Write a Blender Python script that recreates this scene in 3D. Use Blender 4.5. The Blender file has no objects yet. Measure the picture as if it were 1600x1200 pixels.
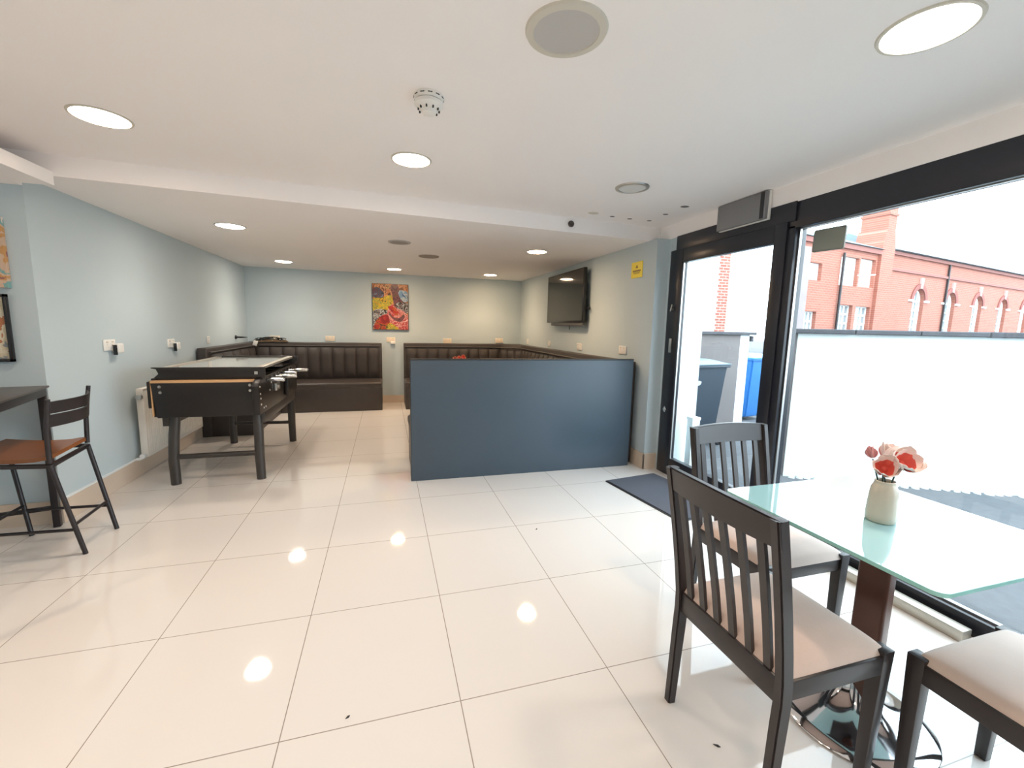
import bpy, bmesh, math, random
from mathutils import Vector, Matrix, Euler
random.seed(7)
SC = bpy.context.scene
COL = SC.collection
PI = math.pi

# ------------------------------------------------------------------ camera
F, YAW, PITCH, ROLL, CAMH = 667.7, .289, .133, .022, 1.366
cam = bpy.data.cameras.new('camera'); camo = bpy.data.objects.new('camera', cam); COL.objects.link(camo)
cam.sensor_fit = 'HORIZONTAL'; cam.sensor_width = 36; cam.lens = F/1600*36; cam.clip_start = .02; cam.clip_end = 300
f = Vector((math.sin(YAW)*math.cos(PITCH), math.cos(YAW)*math.cos(PITCH), -math.sin(PITCH)))
r0 = Vector((math.cos(YAW), -math.sin(YAW), 0)); u0 = r0.cross(f)
r = math.cos(ROLL)*r0 + math.sin(ROLL)*u0; u = -math.sin(ROLL)*r0 + math.cos(ROLL)*u0
M = Matrix((r, u, -f)).transposed().to_4x4(); M.translation = (0, 0, CAMH)
camo.matrix_world = M
SC.camera = camo
SC.view_settings.view_transform = 'Standard'; SC.view_settings.look = 'None'
SC.view_settings.gamma = 1; SC.view_settings.use_curve_mapping = False
SC.view_settings.exposure = 0.57
SC.cycles.use_denoising = True
SC.cycles.max_bounces = 10; SC.cycles.diffuse_bounces = 8; SC.cycles.transparent_max_bounces = 12
SC.cycles.sample_clamp_indirect = 10
SC.cycles.caustics_reflective = False; SC.cycles.caustics_refractive = False

# ------------------------------------------------------------------ world: bright overcast sky
W = bpy.data.worlds.new('sky'); SC.world = W; W.use_nodes = True
nt = W.node_tree; nt.nodes.clear()
bg = nt.nodes.new('ShaderNodeBackground'); wo = nt.nodes.new('ShaderNodeOutputWorld')
bg.inputs[0].default_value = (.80, .905, 1, 1); bg.inputs[1].default_value = 4.9
nt.links.new(bg.outputs[0], wo.inputs[0])
pl = bpy.data.lights.new('window_portal', 'AREA'); pl.shape = 'RECTANGLE'; pl.size = 4.9; pl.size_y = 2.0
pl.cycles.is_portal = True
po = bpy.data.objects.new('window_portal', pl); COL.objects.link(po)
po.location = (2.68, .95, 1.1); po.rotation_euler = (0, math.radians(90), 0); po.rotation_euler = Matrix(((0,0,1),(1,0,0),(0,1,0))).to_euler()

# ------------------------------------------------------------------ materials
MATS = {}
def mat(name, col, rough=.6, metal=0, spec=.5, noise=0, nscale=20, bump=0, bscale=60, coat=0, emis=None, es=0, sheen=0):
    if name in MATS: return MATS[name]
    m = bpy.data.materials.new(name); m.use_nodes = True; t = m.node_tree; b = t.nodes['Principled BSDF']
    b.inputs['Base Color'].default_value = (*col, 1); b.inputs['Roughness'].default_value = rough
    b.inputs['Metallic'].default_value = metal; b.inputs['Specular IOR Level'].default_value = spec
    b.inputs['Coat Weight'].default_value = coat; b.inputs['Coat Roughness'].default_value = .03
    b.inputs['Sheen Weight'].default_value = sheen
    if emis: b.inputs['Emission Color'].default_value = (*emis, 1); b.inputs['Emission Strength'].default_value = es
    if noise or bump:
        tc = t.nodes.new('ShaderNodeTexCoord')
    if noise:
        n = t.nodes.new('ShaderNodeTexNoise'); n.inputs['Scale'].default_value = nscale; n.inputs['Detail'].default_value = 4
        t.links.new(tc.outputs['Object'], n.inputs['Vector'])
        mx = t.nodes.new('ShaderNodeMix'); mx.data_type = 'RGBA'
        mx.inputs[6].default_value = (*[c*(1-noise) for c in col], 1); mx.inputs[7].default_value = (*[min(1, c*(1+noise)) for c in col], 1)
        t.links.new(n.outputs['Fac'], mx.inputs[0]); t.links.new(mx.outputs[2], b.inputs['Base Color'])
    if bump:
        n2 = t.nodes.new('ShaderNodeTexNoise'); n2.inputs['Scale'].default_value = bscale; n2.inputs['Detail'].default_value = 3
        t.links.new(tc.outputs['Object'], n2.inputs['Vector'])
        bp = t.nodes.new('ShaderNodeBump'); bp.inputs['Strength'].default_value = bump; bp.inputs['Distance'].default_value = .003
        t.links.new(n2.outputs['Fac'], bp.inputs['Height']); t.links.new(bp.outputs[0], b.inputs['Normal'])
    MATS[name] = m; return m
def brick(name, c1, c2, mortar, bw, bh, ms, offset=.5, rough=.8, swap=None, loc=(0,0,0), rot=(0,0,0), bias=0, metal=0, spec=.5, smooth=.1):
    m = bpy.data.materials.new(name); m.use_nodes = True; t = m.node_tree; b = t.nodes['Principled BSDF']
    tc = t.nodes.new('ShaderNodeTexCoord'); mp = t.nodes.new('ShaderNodeMapping')
    mp.inputs['Location'].default_value = loc; mp.inputs['Rotation'].default_value = rot
    t.links.new(tc.outputs['Object'], mp.inputs['Vector'])
    v = mp.outputs[0]
    if swap:                                    # wall in local x/z: feed (x, z, 0)
        s = t.nodes.new('ShaderNodeSeparateXYZ'); c = t.nodes.new('ShaderNodeCombineXYZ')
        t.links.new(v, s.inputs[0]); t.links.new(s.outputs[swap[0]], c.inputs[0]); t.links.new(s.outputs[swap[1]], c.inputs[1]); v = c.outputs[0]
    br = t.nodes.new('ShaderNodeTexBrick'); br.offset = offset; br.inputs['Scale'].default_value = 1
    br.inputs['Brick Width'].default_value = bw; br.inputs['Row Height'].default_value = bh
    br.inputs['Mortar Size'].default_value = ms; br.inputs['Mortar Smooth'].default_value = smooth; br.inputs['Bias'].default_value = bias
    br.inputs['Color1'].default_value = (*c1, 1); br.inputs['Color2'].default_value = (*c2, 1); br.inputs['Mortar'].default_value = (*mortar, 1)
    t.links.new(v, br.inputs['Vector']); t.links.new(br.outputs['Color'], b.inputs['Base Color'])
    b.inputs['Roughness'].default_value = rough; b.inputs['Specular IOR Level'].default_value = spec
    MATS[name] = m; return m
def glassmat(name, tint=(1,1,1), ior=1.5, rough=0):
    m = bpy.data.materials.new(name); m.use_nodes = True; t = m.node_tree; t.nodes.clear()
    o = t.nodes.new('ShaderNodeOutputMaterial'); mx = t.nodes.new('ShaderNodeMixShader'); fr = t.nodes.new('ShaderNodeFresnel')
    tr = t.nodes.new('ShaderNodeBsdfTransparent'); gl = t.nodes.new('ShaderNodeBsdfGlossy')
    tr.inputs[0].default_value = (*tint, 1); gl.inputs['Roughness'].default_value = rough; fr.inputs[0].default_value = ior
    ge = t.nodes.new('ShaderNodeNewGeometry'); mr = t.nodes.new('ShaderNodeMapRange')
    mr.inputs['To Min'].default_value = ior; mr.inputs['To Max'].default_value = 1/ior
    t.links.new(ge.outputs['Backfacing'], mr.inputs['Value']); t.links.new(mr.outputs[0], fr.inputs[0])
    t.links.new(fr.outputs[0], mx.inputs[0]); t.links.new(tr.outputs[0], mx.inputs[1]); t.links.new(gl.outputs[0], mx.inputs[2])
    t.links.new(mx.outputs[0], o.inputs[0]); MATS[name] = m; return m

floor_m = brick('floor_tile', (.75,.72,.69), (.735,.705,.675), (.30,.26,.22), .6, .6426, .0018, offset=0, rough=.045, loc=(1.557-.6*0+6, -(1.39-6.426), 0), smooth=0)
MATS['floor_tile'].node_tree.nodes['Principled BSDF'].inputs['IOR'].default_value = 1.55
wall_m = mat('blue_wall_paint', (.50,.585,.62), .75, noise=.02, nscale=3, bump=.12, bscale=120)
ceil_m = mat('ceiling_paint', (.92,.885,.87), .85, noise=.015, nscale=2, bump=.1, bscale=80)
base_m = mat('beige_skirting_tile', (.66,.54,.43), .12, noise=.04, nscale=5)
caulk_m = mat('white_caulk', (.75,.77,.78), .5)
black_m = mat('black_frame_paint', (.016,.017,.024), .28, noise=.1, nscale=9)
blackwood = mat('espresso_wood', (.024,.018,.018), .36, noise=.25, nscale=14, coat=.05)
suede = mat('beige_suede', (.60,.47,.41), .9, noise=.10, nscale=7, bump=.25, bscale=200, sheen=.4)
glass_m = glassmat('window_glass', (.95,.985,.985))
gtop_m = mat('aqua_backed_glass', (.36,.62,.66), .03, spec=.5, coat=1.0)
gedge_m = mat('green_glass_edge', (.30,.62,.58), .1)
chrome = mat('chrome', (.78,.78,.80), .07, metal=1)
steel = mat('brushed_steel', (.55,.54,.52), .3, metal=1)
brownwood = mat('red_brown_veneer', (.085,.027,.014), .3, noise=.3, nscale=10)
ceramic = mat('cream_ceramic', (.62,.53,.43), .22, noise=.03, nscale=30)
leather = mat('black_brown_leather', (.050,.041,.037), .42, noise=.2, nscale=8, bump=.2, bscale=90)
partition_m = mat('slate_blue_laminate', (.052,.078,.105), .42, noise=.05, nscale=4)
darkedge = mat('dark_edge', (.02,.022,.025), .5)
fabric_mat = mat('grey_carpet_mat', (.085,.092,.115), .95, noise=.15, nscale=150, bump=.5, bscale=300)
whiteplastic = mat('white_plastic', (.80,.78,.74), .35)
cream_plastic = mat('cream_plastic', (.78,.68,.55), .35)
blackplastic = mat('black_plastic', (.012,.012,.013), .25)
tvscreen = mat('tv_screen', (.014,.014,.014), .06, spec=.6)
greyplate = mat('grey_plate', (.22,.22,.23), .45)
taupeplate = mat('taupe_plate', (.27,.25,.21), .6)
yellow = mat('yellow_sign', (.80,.62,.02), .4)
yellowdark = mat('sign_print', (.22,.13,.01), .5)
radwhite = mat('radiator_enamel', (.78,.74,.68), .35)
gameblack = mat('game_cabinet_black', (.011,.008,.007), .36, noise=.2, nscale=12)
gameleg = mat('game_leg_lacquer', (.040,.034,.030), .38, noise=.2, nscale=10)
pinewood = mat('pine_edge', (.62,.36,.17), .45, noise=.12, nscale=20)
gameglass = mat('game_glass', (.40,.41,.39), .06, spec=.8)
alum = mat('aluminium_trim', (.50,.47,.41), .35, metal=.6)
tanwood = mat('tan_wood_seat', (.25,.085,.025), .38, noise=.15, nscale=9)
tabletop_m = mat('dark_table_top', (.07,.055,.045), .35, noise=.15, nscale=8)
blackmetal = mat('black_powder_coat', (.018,.014,.016), .4)
asphalt = mat('asphalt', (.102,.108,.118), .85, noise=.25, nscale=18, bump=.8, bscale=120)
render_white = mat('white_render', (.80,.86,.86), .85, noise=.03, nscale=5, bump=.5, bscale=40)
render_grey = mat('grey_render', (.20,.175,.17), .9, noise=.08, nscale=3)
coping_m = mat('slate_coping', (.075,.075,.085), .8, noise=.35, nscale=8)
slate = mat('roof_slate', (.20,.27,.30), .7, noise=.15, nscale=1.2)
brick_m = brick('red_brick', (.33,.105,.07), (.39,.13,.085), (.42,.21,.16), .32, .11, .012, swap=(0,2))
brick_m2 = brick('quoin_brick', (.30,.085,.06), (.36,.12,.085), (.50,.36,.30), .24, .085, .012, swap=(0,2))
stone_grey = mat('weathered_stone', (.30,.25,.25), .85, noise=.15, nscale=2)
winwhite = mat('white_sash', (.85,.87,.86), .5)
winpane = mat('sash_pane', (.25,.28,.29), .08, spec=.8)
bingrey = mat('dark_grey_bin', (.030,.045,.065), .45, noise=.05)
binlid = mat('grey_bin_lid', (.10,.16,.20), .4)
binblue = mat('blue_bin', (.03,.18,.50), .45)
petal_w = mat('pale_petal', (.88,.75,.70), .5)
petal_c = mat('coral_petal', (.72,.12,.09), .5)
petal_p = mat('pink_petal', (.66,.30,.30), .5)
stem_m = mat('dark_green_stem', (.02,.045,.035), .5)
spk_ring = mat('speaker_rim', (.62,.58,.50), .5); spk_grill = mat('speaker_grille', (.52,.50,.48), .7, bump=.4, bscale=600)

# ------------------------------------------------------------------ mesh helpers
class MB:
    def __init__(s): s.bm = bmesh.new(); s.mi = 0
    def _new(s, verts):
        s.bm.verts.ensure_lookup_table()
    def box(s, a, b, bev=0, seg=2, mtx=None, mi=0):
        lo = [min(a[i], b[i]) for i in range(3)]; hi = [max(a[i], b[i]) for i in range(3)]
        tb = bmesh.new(); bmesh.ops.create_cube(tb, size=1)
        for v in tb.verts: v.co = Vector([lo[i] + (v.co[i]+.5)*(hi[i]-lo[i]) for i in range(3)])
        if bev: bmesh.ops.bevel(tb, geom=tb.edges[:], offset=bev, segments=seg, profile=.5, affect='EDGES')
        s._merge(tb, mtx, mi); return s
    def _merge(s, tb, mtx=None, mi=0):
        if mtx is not None: bmesh.ops.transform(tb, matrix=mtx, verts=tb.verts[:])
        for fc in tb.faces: fc.material_index = mi
        me = bpy.data.meshes.new('t'); tb.to_mesh(me); tb.free(); s.bm.from_mesh(me); bpy.data.meshes.remove(me)
    def prism(s, pts, z0, z1, bev=0, mtx=None, mi=0, axis='z', seg=2):
        tb = bmesh.new()
        def P(p, z): return {'z': (p[0], p[1], z), 'y': (p[0], z, p[1]), 'x': (z, p[0], p[1])}[axis]
        a = [tb.verts.new(P(p, z0)) for p in pts]; b = [tb.verts.new(P(p, z1)) for p in pts]
        tb.faces.new(a[::-1]); tb.faces.new(b); n = len(pts)
        for i in range(n): tb.faces.new((a[i], a[(i+1) % n], b[(i+1) % n], b[i]))
        bmesh.ops.recalc_face_normals(tb, faces=tb.faces[:])
        if bev: bmesh.ops.bevel(tb, geom=tb.edges[:], offset=bev, segments=seg, profile=.5, affect='EDGES')
        s._merge(tb, mtx, mi); return s
    def tube(s, path, rad, n=12, cap=True, mtx=None, mi=0, closed=False, sq=False):
        path = [Vector(p) for p in path]; tb = bmesh.new(); rings = []
        rads = rad if isinstance(rad, (list, tuple)) else [rad]*len(path)
        pv = None
        for i, p in enumerate(path):
            if i == 0: d = path[1]-path[0]
            elif i == len(path)-1: d = path[-1]-path[-2]
            else: d = (path[i+1]-path[i]).normalized() + (path[i]-path[i-1]).normalized()
            d.normalize()
            if pv is None:
                a = Vector((0,0,1)) if abs(d.z) < .9 else Vector((1,0,0)); a = (a - d*a.dot(d)).normalized()
            else: a = (pv - d*pv.dot(d)).normalized()
            pv = a; bb = d.cross(a); ring = []
            for k in range(n):
                t = 2*PI*(k+.5)/n
                ring.append(tb.verts.new(p + (a*math.cos(t) + bb*math.sin(t))*rads[i]))
            rings.append(ring)
        for i in range(len(rings)-1):
            for k in range(n): tb.faces.new((rings[i][k], rings[i][(k+1) % n], rings[i+1][(k+1) % n], rings[i+1][k]))
        if cap: tb.faces.new(rings[0][::-1]); tb.faces.new(rings[-1])
        bmesh.ops.recalc_face_normals(tb, faces=tb.faces[:])
        s._merge(tb, mtx, mi); return s
    def bar(s, p, q, w, h, mtx=None, mi=0, up=(0,0,1), bev=0, w2=None, h2=None):   # rectangular bar p->q, w sideways, h along up
        p = Vector(p); q = Vector(q); d = (q-p).normalized(); uu = Vector(up)
        if abs(d.dot(uu)) > .95: uu = Vector((0,1,0)) if abs(d.y) < .9 else Vector((1,0,0))
        sd = d.cross(uu).normalized(); uu = sd.cross(d)
        tb = bmesh.new(); vs = []
        for c, ww, hh in ((p, w, h), (q, w2 or w, h2 or h)):
            for sx, sy in ((-1,-1),(1,-1),(1,1),(-1,1)): vs.append(tb.verts.new(c + sd*sx*ww/2 + uu*sy*hh/2))
        tb.faces.new(vs[:4][::-1]); tb.faces.new(vs[4:])
        for i in range(4): tb.faces.new((vs[i], vs[(i+1) % 4], vs[4+(i+1) % 4], vs[4+i]))
        bmesh.ops.recalc_face_normals(tb, faces=tb.faces[:])
        if bev: bmesh.ops.bevel(tb, geom=tb.edges[:], offset=bev, segments=2, profile=.5, affect='EDGES')
        s._merge(tb, mtx, mi); return s
    def lathe(s, prof, n=32, mtx=None, mi=0, cx=0, cy=0):
        tb = bmesh.new(); rings = []
        for rr, zz in prof:
            if rr < 1e-5: rings.append([tb.verts.new((cx, cy, zz))])
            else: rings.append([tb.verts.new((cx+rr*math.cos(2*PI*k/n), cy+rr*math.sin(2*PI*k/n), zz)) for k in range(n)])
        for a, b in zip(rings, rings[1:]):
            if len(a) == 1 and len(b) == 1: continue
            for k in range(n):
                k2 = (k+1) % n
                if len(a) == 1: tb.faces.new((a[0], b[k2], b[k]))
                elif len(b) == 1: tb.faces.new((a[k], a[k2], b[0]))
                else: tb.faces.new((a[k], a[k2], b[k2], b[k]))
        bmesh.ops.recalc_face_normals(tb, faces=tb.faces[:])
        s._merge(tb, mtx, mi); return s
    def grid(s, fn, nu, nv, mtx=None, mi=0, thick=0):
        tb = bmesh.new(); g = [[tb.verts.new(fn(i/nu, j/nv)) for j in range(nv+1)] for i in range(nu+1)]
        for i in range(nu):
            for j in range(nv): tb.faces.new((g[i][j], g[i+1][j], g[i+1][j+1], g[i][j+1]))
        if thick:
            bmesh.ops.recalc_face_normals(tb, faces=tb.faces[:])
            bmesh.ops.solidify(tb, geom=tb.faces[:], thickness=thick)
        bmesh.ops.recalc_face_normals(tb, faces=tb.faces[:])
        s._merge(tb, mtx, mi); return s
    def build(s, name, mats, parent=None, smooth=None, loc=None):
        me = bpy.data.meshes.new(name); s.bm.to_mesh(me); s.bm.free()
        for m in (mats if isinstance(mats, (list, tuple)) else [mats]): me.materials.append(m)
        if smooth is not None:
            for p in me.polygons: p.use_smooth = True
            me.set_sharp_from_angle(angle=math.radians(smooth))
        o = bpy.data.objects.new(name, me); COL.objects.link(o)
        if parent: o.parent = parent
        if loc: o.location = loc
        return o
def tag(o, label=None, cat=None, group=None, kind=None):
    if label: o['label'] = label
    if cat: o['category'] = cat
    if group: o['group'] = group
    if kind: o['kind'] = kind
    return o
def empty(name, loc=(0,0,0), rz=0, parent=None):
    o = bpy.data.objects.new(name, None); COL.objects.link(o); o.location = loc; o.rotation_euler = (0,0,rz); o.empty_display_size = .1
    if parent: o.parent = parent
    return o
def copy_tree(o, parent=None):
    c = o.copy(); COL.objects.link(c)
    if parent: c.parent = parent
    for ch in [x for x in COL.objects if x.parent == o]: copy_tree(ch, c)
    return c
def struct(name, mb, m, parent=None, smooth=None):
    o = mb.build(name, m, parent, smooth)
    if not parent: o['kind'] = 'structure'
    return o

# ------------------------------------------------------------------ room shell
LW, RW, BW, GX = -2.09, 2.43, 7.70, 2.56      # left wall, right wall, back wall, glass frame face
Z1, Z2 = 2.205, 2.33                           # low ceiling beyond the step, main ceiling
def stepy(x): return 3.515 + .068*x
struct('floor', MB().box((-3.7,-2.6,-.12), (2.66,7.85,0)), floor_m)
struct('ceiling', MB().prism([(-3.7,-2.6),(2.75,-2.6),(2.75,stepy(2.75)),(-3.7,stepy(-3.7))], Z2, Z2+.15)
       .prism([(-3.7,stepy(-3.7)),(2.75,stepy(2.75)),(2.75,7.85),(-3.7,7.85)], Z1, Z2+.15), ceil_m)
# bulkhead along the left side, over the bar table
struct('trim_1', MB().prism([(-3.7,-2.6),(-1.9,-2.6),(-1.9,stepy(-1.9)+.002),(-2.09,stepy(-1.9)+.002),(-2.09,3.45),(-3.7,3.45)], 2.15, 2.228), ceil_m)
bw = struct('wall_back', MB().box((-2.25,BW,0), (2.75,BW+.15,Z1)), wall_m)
struct('wall_left', MB().box((LW-.15,3.45,0), (LW,BW,Z1)), wall_m)
struct('wall_picture', MB().box((-3.7,3.45,0), (LW-.15,3.6,2.15)), wall_m)
struct('wall_right', MB().box((RW,3.55,0), (GX+.02,BW,Z1)).box((GX+.002,3.503,0),(GX+.10,3.56,2.21)).box((GX+.004,3.42,2.092),(GX+.10,3.56,2.209)), wall_m)
struct('wall_far_left', MB().box((-3.85,-2.6,0), (-3.7,3.85,2.5)), wall_m)
struct('wall_front', MB().box((-3.7,-2.75,0), (2.7,-2.6,2.5)), wall_m)
struct('wall_shopfront', MB().box((GX-.005,-2.6,2.205), (GX+.14,stepy(2.7),Z2)), ceil_m)
struct('wall_shopfront_pier', MB().box((GX,-2.6,0), (GX+.14,-1.55,2.205)), wall_m)
def base(name, a, b): struct(name, MB().box(a, b, .003), base_m)
base('baseboard_back', (LW+.0,BW-.014,0), (RW,BW,.13))
base('baseboard_left', (LW,3.45,0), (LW+.014,BW,.155))
struct('trim_2', MB().box((LW,3.45,.155), (LW+.016,BW,.165)), caulk_m)
base('baseboard_picture', (-3.7,3.436,0), (LW+.014,3.45,.155))
struct('baseboard_right', MB().box((RW-.014,3.536,0), (RW,BW,.155), .003).box((RW-.014,3.536,0), (GX,3.55,.155), .003), base_m)

# ------------------------------------------------------------------ shopfront
win = empty('window_1', (GX,0,0)); tag(win, kind='structure')
YD, YM0, YM1 = 3.505, 2.395, 2.245
fr = MB()
fr.box((0,-1.55,2.04), (.09,YM1+.05,2.21), .004).box((0.0,-1.55,0), (.09,YM1,.09), .004)
fr.box((-.012,YM1,2.085), (.09,3.43,2.21), .004)
fr.box((0,YM1+.055,.0), (.10,YM1,2.06), .004).box((0,-1.55,0), (.09,-1.48,2.04), .004)
fr.box((.0,.1,.09), (.09,.17,2.04), .004)
fr.build('window_frame', black_m, win, 30)
MB().box((.05,-1.55,.09), (.058,YM1,2.04)).build('glass_pane', glass_m, win)
MB().box((.030,-1.5,2.035), (.048,YM1,2.045)).box((.03,YM1-.012,.09), (.048,YM1-.002,2.04)).box((.03,-1.5,.09),(.055,YM1,.1)).build('glazing_bead', steel, win)
MB().box((-.10,1.10,0), (-.035,2.15,.055), .004).build('threshold_strip', alum, win, 30)
door = empty('door_1', (GX,0,0)); tag(door, kind='structure')
lf = MB()
lf.box((-.01,3.33,0), (.045,3.505,2.09), .004).box((-.01,YM1+.055,0), (.045,YM0,2.09), .004)
lf.box((-.009,YM0,1.967), (.044,3.33,2.089), .004).box((-.009,YM0,.02), (.044,3.33,.17), .004)
lf.build('door_leaf', black_m, door, 30)
MB().box((.015,YM0-.01,.16), (.023,3.34,1.975)).build('glass_pane', glass_m, door)
MB().box((-.002,3.322,.17), (.012,3.33,1.965)).build('glazing_bead', steel, door)
MB().box((-.02,3.40,1.16), (-.01,3.435,1.29), .003).build('lock_plate', steel, door, 30)
MB().lathe([(0,0),(.014,0),(.014,.02),(0,.022)], 16, Matrix.Translation((-.01,3.42,1.56)) @ Matrix.Rotation(-PI/2,4,'Y')).bar((-.035,3.42,1.54),(-.035,3.40,1.60),.008,.014).build('thumb_turn', steel, door, 30)
MB().lathe([(0,0),(.017,0),(.017,.008),(.008,.009),(.008,.02),(0,.02)], 16, Matrix.Translation((-.01,3.43,.62)) @ Matrix.Rotation(-PI/2,4,'Y') @ Matrix.Scale(1.6,4,(1,0,0))).build('lock_cylinder', chrome, door, 30)
# signal box on the strip above the frame, and the plate behind the glass
bx = empty('ceiling_sensor_box', (GX,2.66,2.235)); tag(bx, 'grey flat panel box fixed at the ceiling over the black door frame', 'panel')
MB().box((-.055,-.215,-.095), (-.03,.235,.09), .004).build('front_panel', greyplate, bx, 30)
MB().box((-.03,-.222,-.10), (-.012,.235,.093), .002).build('back_plate', whiteplastic, bx, 30)
MB().box((-.058,-.20,-.09), (-.052,-.17,.085)).build('dark_strip', darkedge, bx)
pn = MB().box((0,-.10,-.066), (.014,.10,.07), .012, 3, Matrix.Rotation(.03,4,'X')).build('window_plate', taupeplate, None, 30, (GX+.06,2.065,1.94))
tag(pn, 'small taupe rectangular plate stuck on the top corner of the shop window', 'plate')

# ------------------------------------------------------------------ ceiling fittings
def lowz(y): return Z1
def downlight(x, y, zc, label, warm, s=1.0, strength=60, group=None):
    e = empty('downlight', (x,y,zc)); tag(e, label, 'ceiling light')
    MB().lathe([(.110*s,-.001),(.112*s,-.006),(.121*s,-.006),(.124*s,0)], 40).build('rim', steel if not warm else spk_ring, e, 40)
    m = bpy.data.materials.new('lamp_glow'); m.use_nodes = True; b = m.node_tree.nodes['Principled BSDF']
    colr = (1,.69,.42) if warm == 2 else ((1,.78,.60) if warm else (1,.86,.72))
    b.inputs['Base Color'].default_value = (.8,.8,.8,1)
    b.inputs['Emission Color'].default_value = (*colr,1); b.inputs['Emission Strength'].default_value = strength*.6
    MB().lathe([(0,-.012),(.06*s,-.011),(.090*s,-.008),(.1105*s,-.003)], 40).build('diffuser', m, e, 40)
    sp = bpy.data.lights.new('lamp_beam', 'SPOT'); sp.energy = strength*.42*s; sp.color = colr; sp.spot_size = math.radians(135); sp.spot_blend = .9; sp.shadow_soft_size = .09
    so_ = bpy.data.objects.new('lamp_beam', sp); COL.objects.link(so_); so_.parent = e; so_.location = (0,0,-.016)
    return e
downlight(-1.304, 2.70, Z2, 'lit round downlight on the main ceiling, left by the bulkhead', 1, 1)
downlight(.165, 2.74, Z2, 'lit round downlight on the main ceiling behind the smoke detector', 1, .95)
downlight(1.665, 1.065, Z2, 'largest lit round downlight, above the glass table by the window', 1, 1.05)
downlight(-1.313, 4.53, Z1, 'lit round downlight over the football table', 0, 1.0, 72)
downlight(-1.351, 6.823, Z1, 'lit round downlight over the left corner sofa', 0, .95, 105)
downlight(.149, 6.981, Z1, 'lit round downlight above the abstract poster', 2, .9, 120)
downlight(1.673, 7.02, Z1, 'lit round downlight over the booth back in the far right corner', 2, .9, 120)
downlight(1.643, 4.66, Z1, 'lit round downlight on the low ceiling nearest the television', 2, .95, 120)
downlight(-1.55, .30, Z2, 'added fill downlight over the open floor behind the camera, left', 1, 1, 75)  # unseen lamp, added to brighten the picture wall and left side
downlight(-2.75, .75, 2.15, 'added fill downlight in the bulkhead over the tall table, out of view', 1, 1, 130)  # added out of frame to light the picture wall and tall table
downlight(.20, -.55, Z2, 'added fill downlight over the open floor behind the camera, middle', 1, 1)  # unseen fill lamp, added to raise the room brightness
downlight(1.665, -1.0, Z2, 'added fill downlight behind the camera near the shop window', 1, 1)  # extra lamp out of frame, added for overall brightness
def vent(name, x, y, zc, rr, label, cat, m1, m2):
    e = empty(name, (x,y,zc)); tag(e, label, cat)
    MB().lathe([(rr*.78,-.004),(rr*.8,-.010),(rr*.97,-.008),(rr,0)], 48).build('rim', m1, e, 40)
    MB().lathe([(0,-.006),(rr*.8,-.006)], 48).build('grille', m2, e)
vent('ceiling_speaker', .585, 1.432, Z2, .135, 'large round ceiling speaker with cream rim and grey grille', 'speaker', spk_ring, spk_grill)
vent('unlit_downlight', 1.64, 2.73, Z2, .115, 'unlit round ceiling fitting with metal rim nearest the shopfront door', 'ceiling light', steel, mat('frosted_diffuser', (.66,.66,.65), .4))
vent('unlit_downlight', .155, 4.698, Z1, .115, 'dark round unlit downlight on the low ceiling, nearer of two', 'ceiling light', spk_grill, mat('dim_diffuser', (.25,.24,.21), .4))
vent('ceiling_vent', .53, 5.497, Z1, .125, 'flat grey round vent on the low ceiling beyond the dark unlit downlight', 'vent', mat('vent_grey', (.33,.29,.25), .7), MATS['vent_grey'])
sd = empty('smoke_detector', (.194,1.987,Z2)); tag(sd, 'white domed smoke detector on the main ceiling', 'smoke detector')
MB().lathe([(.062,0),(.064,-.012),(.056,-.022),(0,-.022)], 40).build('mounting_base', whiteplastic, sd, 40)
MB().lathe([(.050,-.022),(.050,-.026),(.060,-.028),(.061,-.040),(.048,-.052),(.034,-.058),(.030,-.070),(.018,-.076),(0,-.077)], 40).build('dome', whiteplastic, sd, 40)
for k in range(10):
    MB().box((.0405,-.0025,-.062),(.047,.0025,-.050), mtx=Matrix.Rotation(2*PI*k/10,4,'Z')).build('vent_slot', darkedge, sd)
for k in range(12):
    MB().box((.058,-.009,-.014),(.0638,.009,-.010), mtx=Matrix.Rotation(2*PI*k/12,4,'Z')).build('vent_slot', darkedge, sd)
MB().lathe([(0,-.048),(.003,-.045),(0,-.042)], 10, cx=-.052, cy=-.02).build('indicator_lamp', whiteplastic, sd)
kn = MB().lathe([(0,0),(.026,0),(.028,.012),(.020,.022),(.012,.016),(0,.016)], 24, Matrix.Rotation(PI/2,4,'X')).build('door_sensor', mat('sensor_brown', (.07,.055,.05), .5), None, 40, (1.585, stepy(1.585), 2.305-.03))
tag(kn, 'small dark round sensor on the face of the ceiling step', 'sensor')
mk = MB().lathe([(0,-.003),(.045,-.002),(.048,0)], 24, Matrix.Scale(.7,4,(0,1,0))).build('plaster_patch', spk_ring, None, None, (1.70,3.42,Z2)); tag(mk, 'pale oval plaster patch beside the sensor on the ceiling edge', 'patch')
for i, (x, y, s) in enumerate([(1.90,3.46,1),(2.08,3.475,1.05),(2.275,3.47,1),(2.275,3.236,1.1),(2.272,2.99,1.6)]):
    if i == 0:
        hole0 = MB().lathe([(0,-.0015),(.015,-.0015),(.022,0)], 18).build('ceiling_hole', mat('hole_shadow', (.16,.15,.15), .9)); c = hole0
    else: c = hole0.copy(); COL.objects.link(c)
    c.location = (x,y,Z2); c.scale = (s,s*.8,1)
    tag(c, ['small dark hole in the ceiling edge, nearest the plaster patch','second small dark ceiling hole from the plaster patch','third small ceiling hole, at the turn of the row by the right wall',
            'small dark ceiling hole between the turn of the row and the widest hole','widest dark hole in the ceiling, nearest the grey panel box'][i], 'hole', 'filled holes along the ceiling edge')

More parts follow.
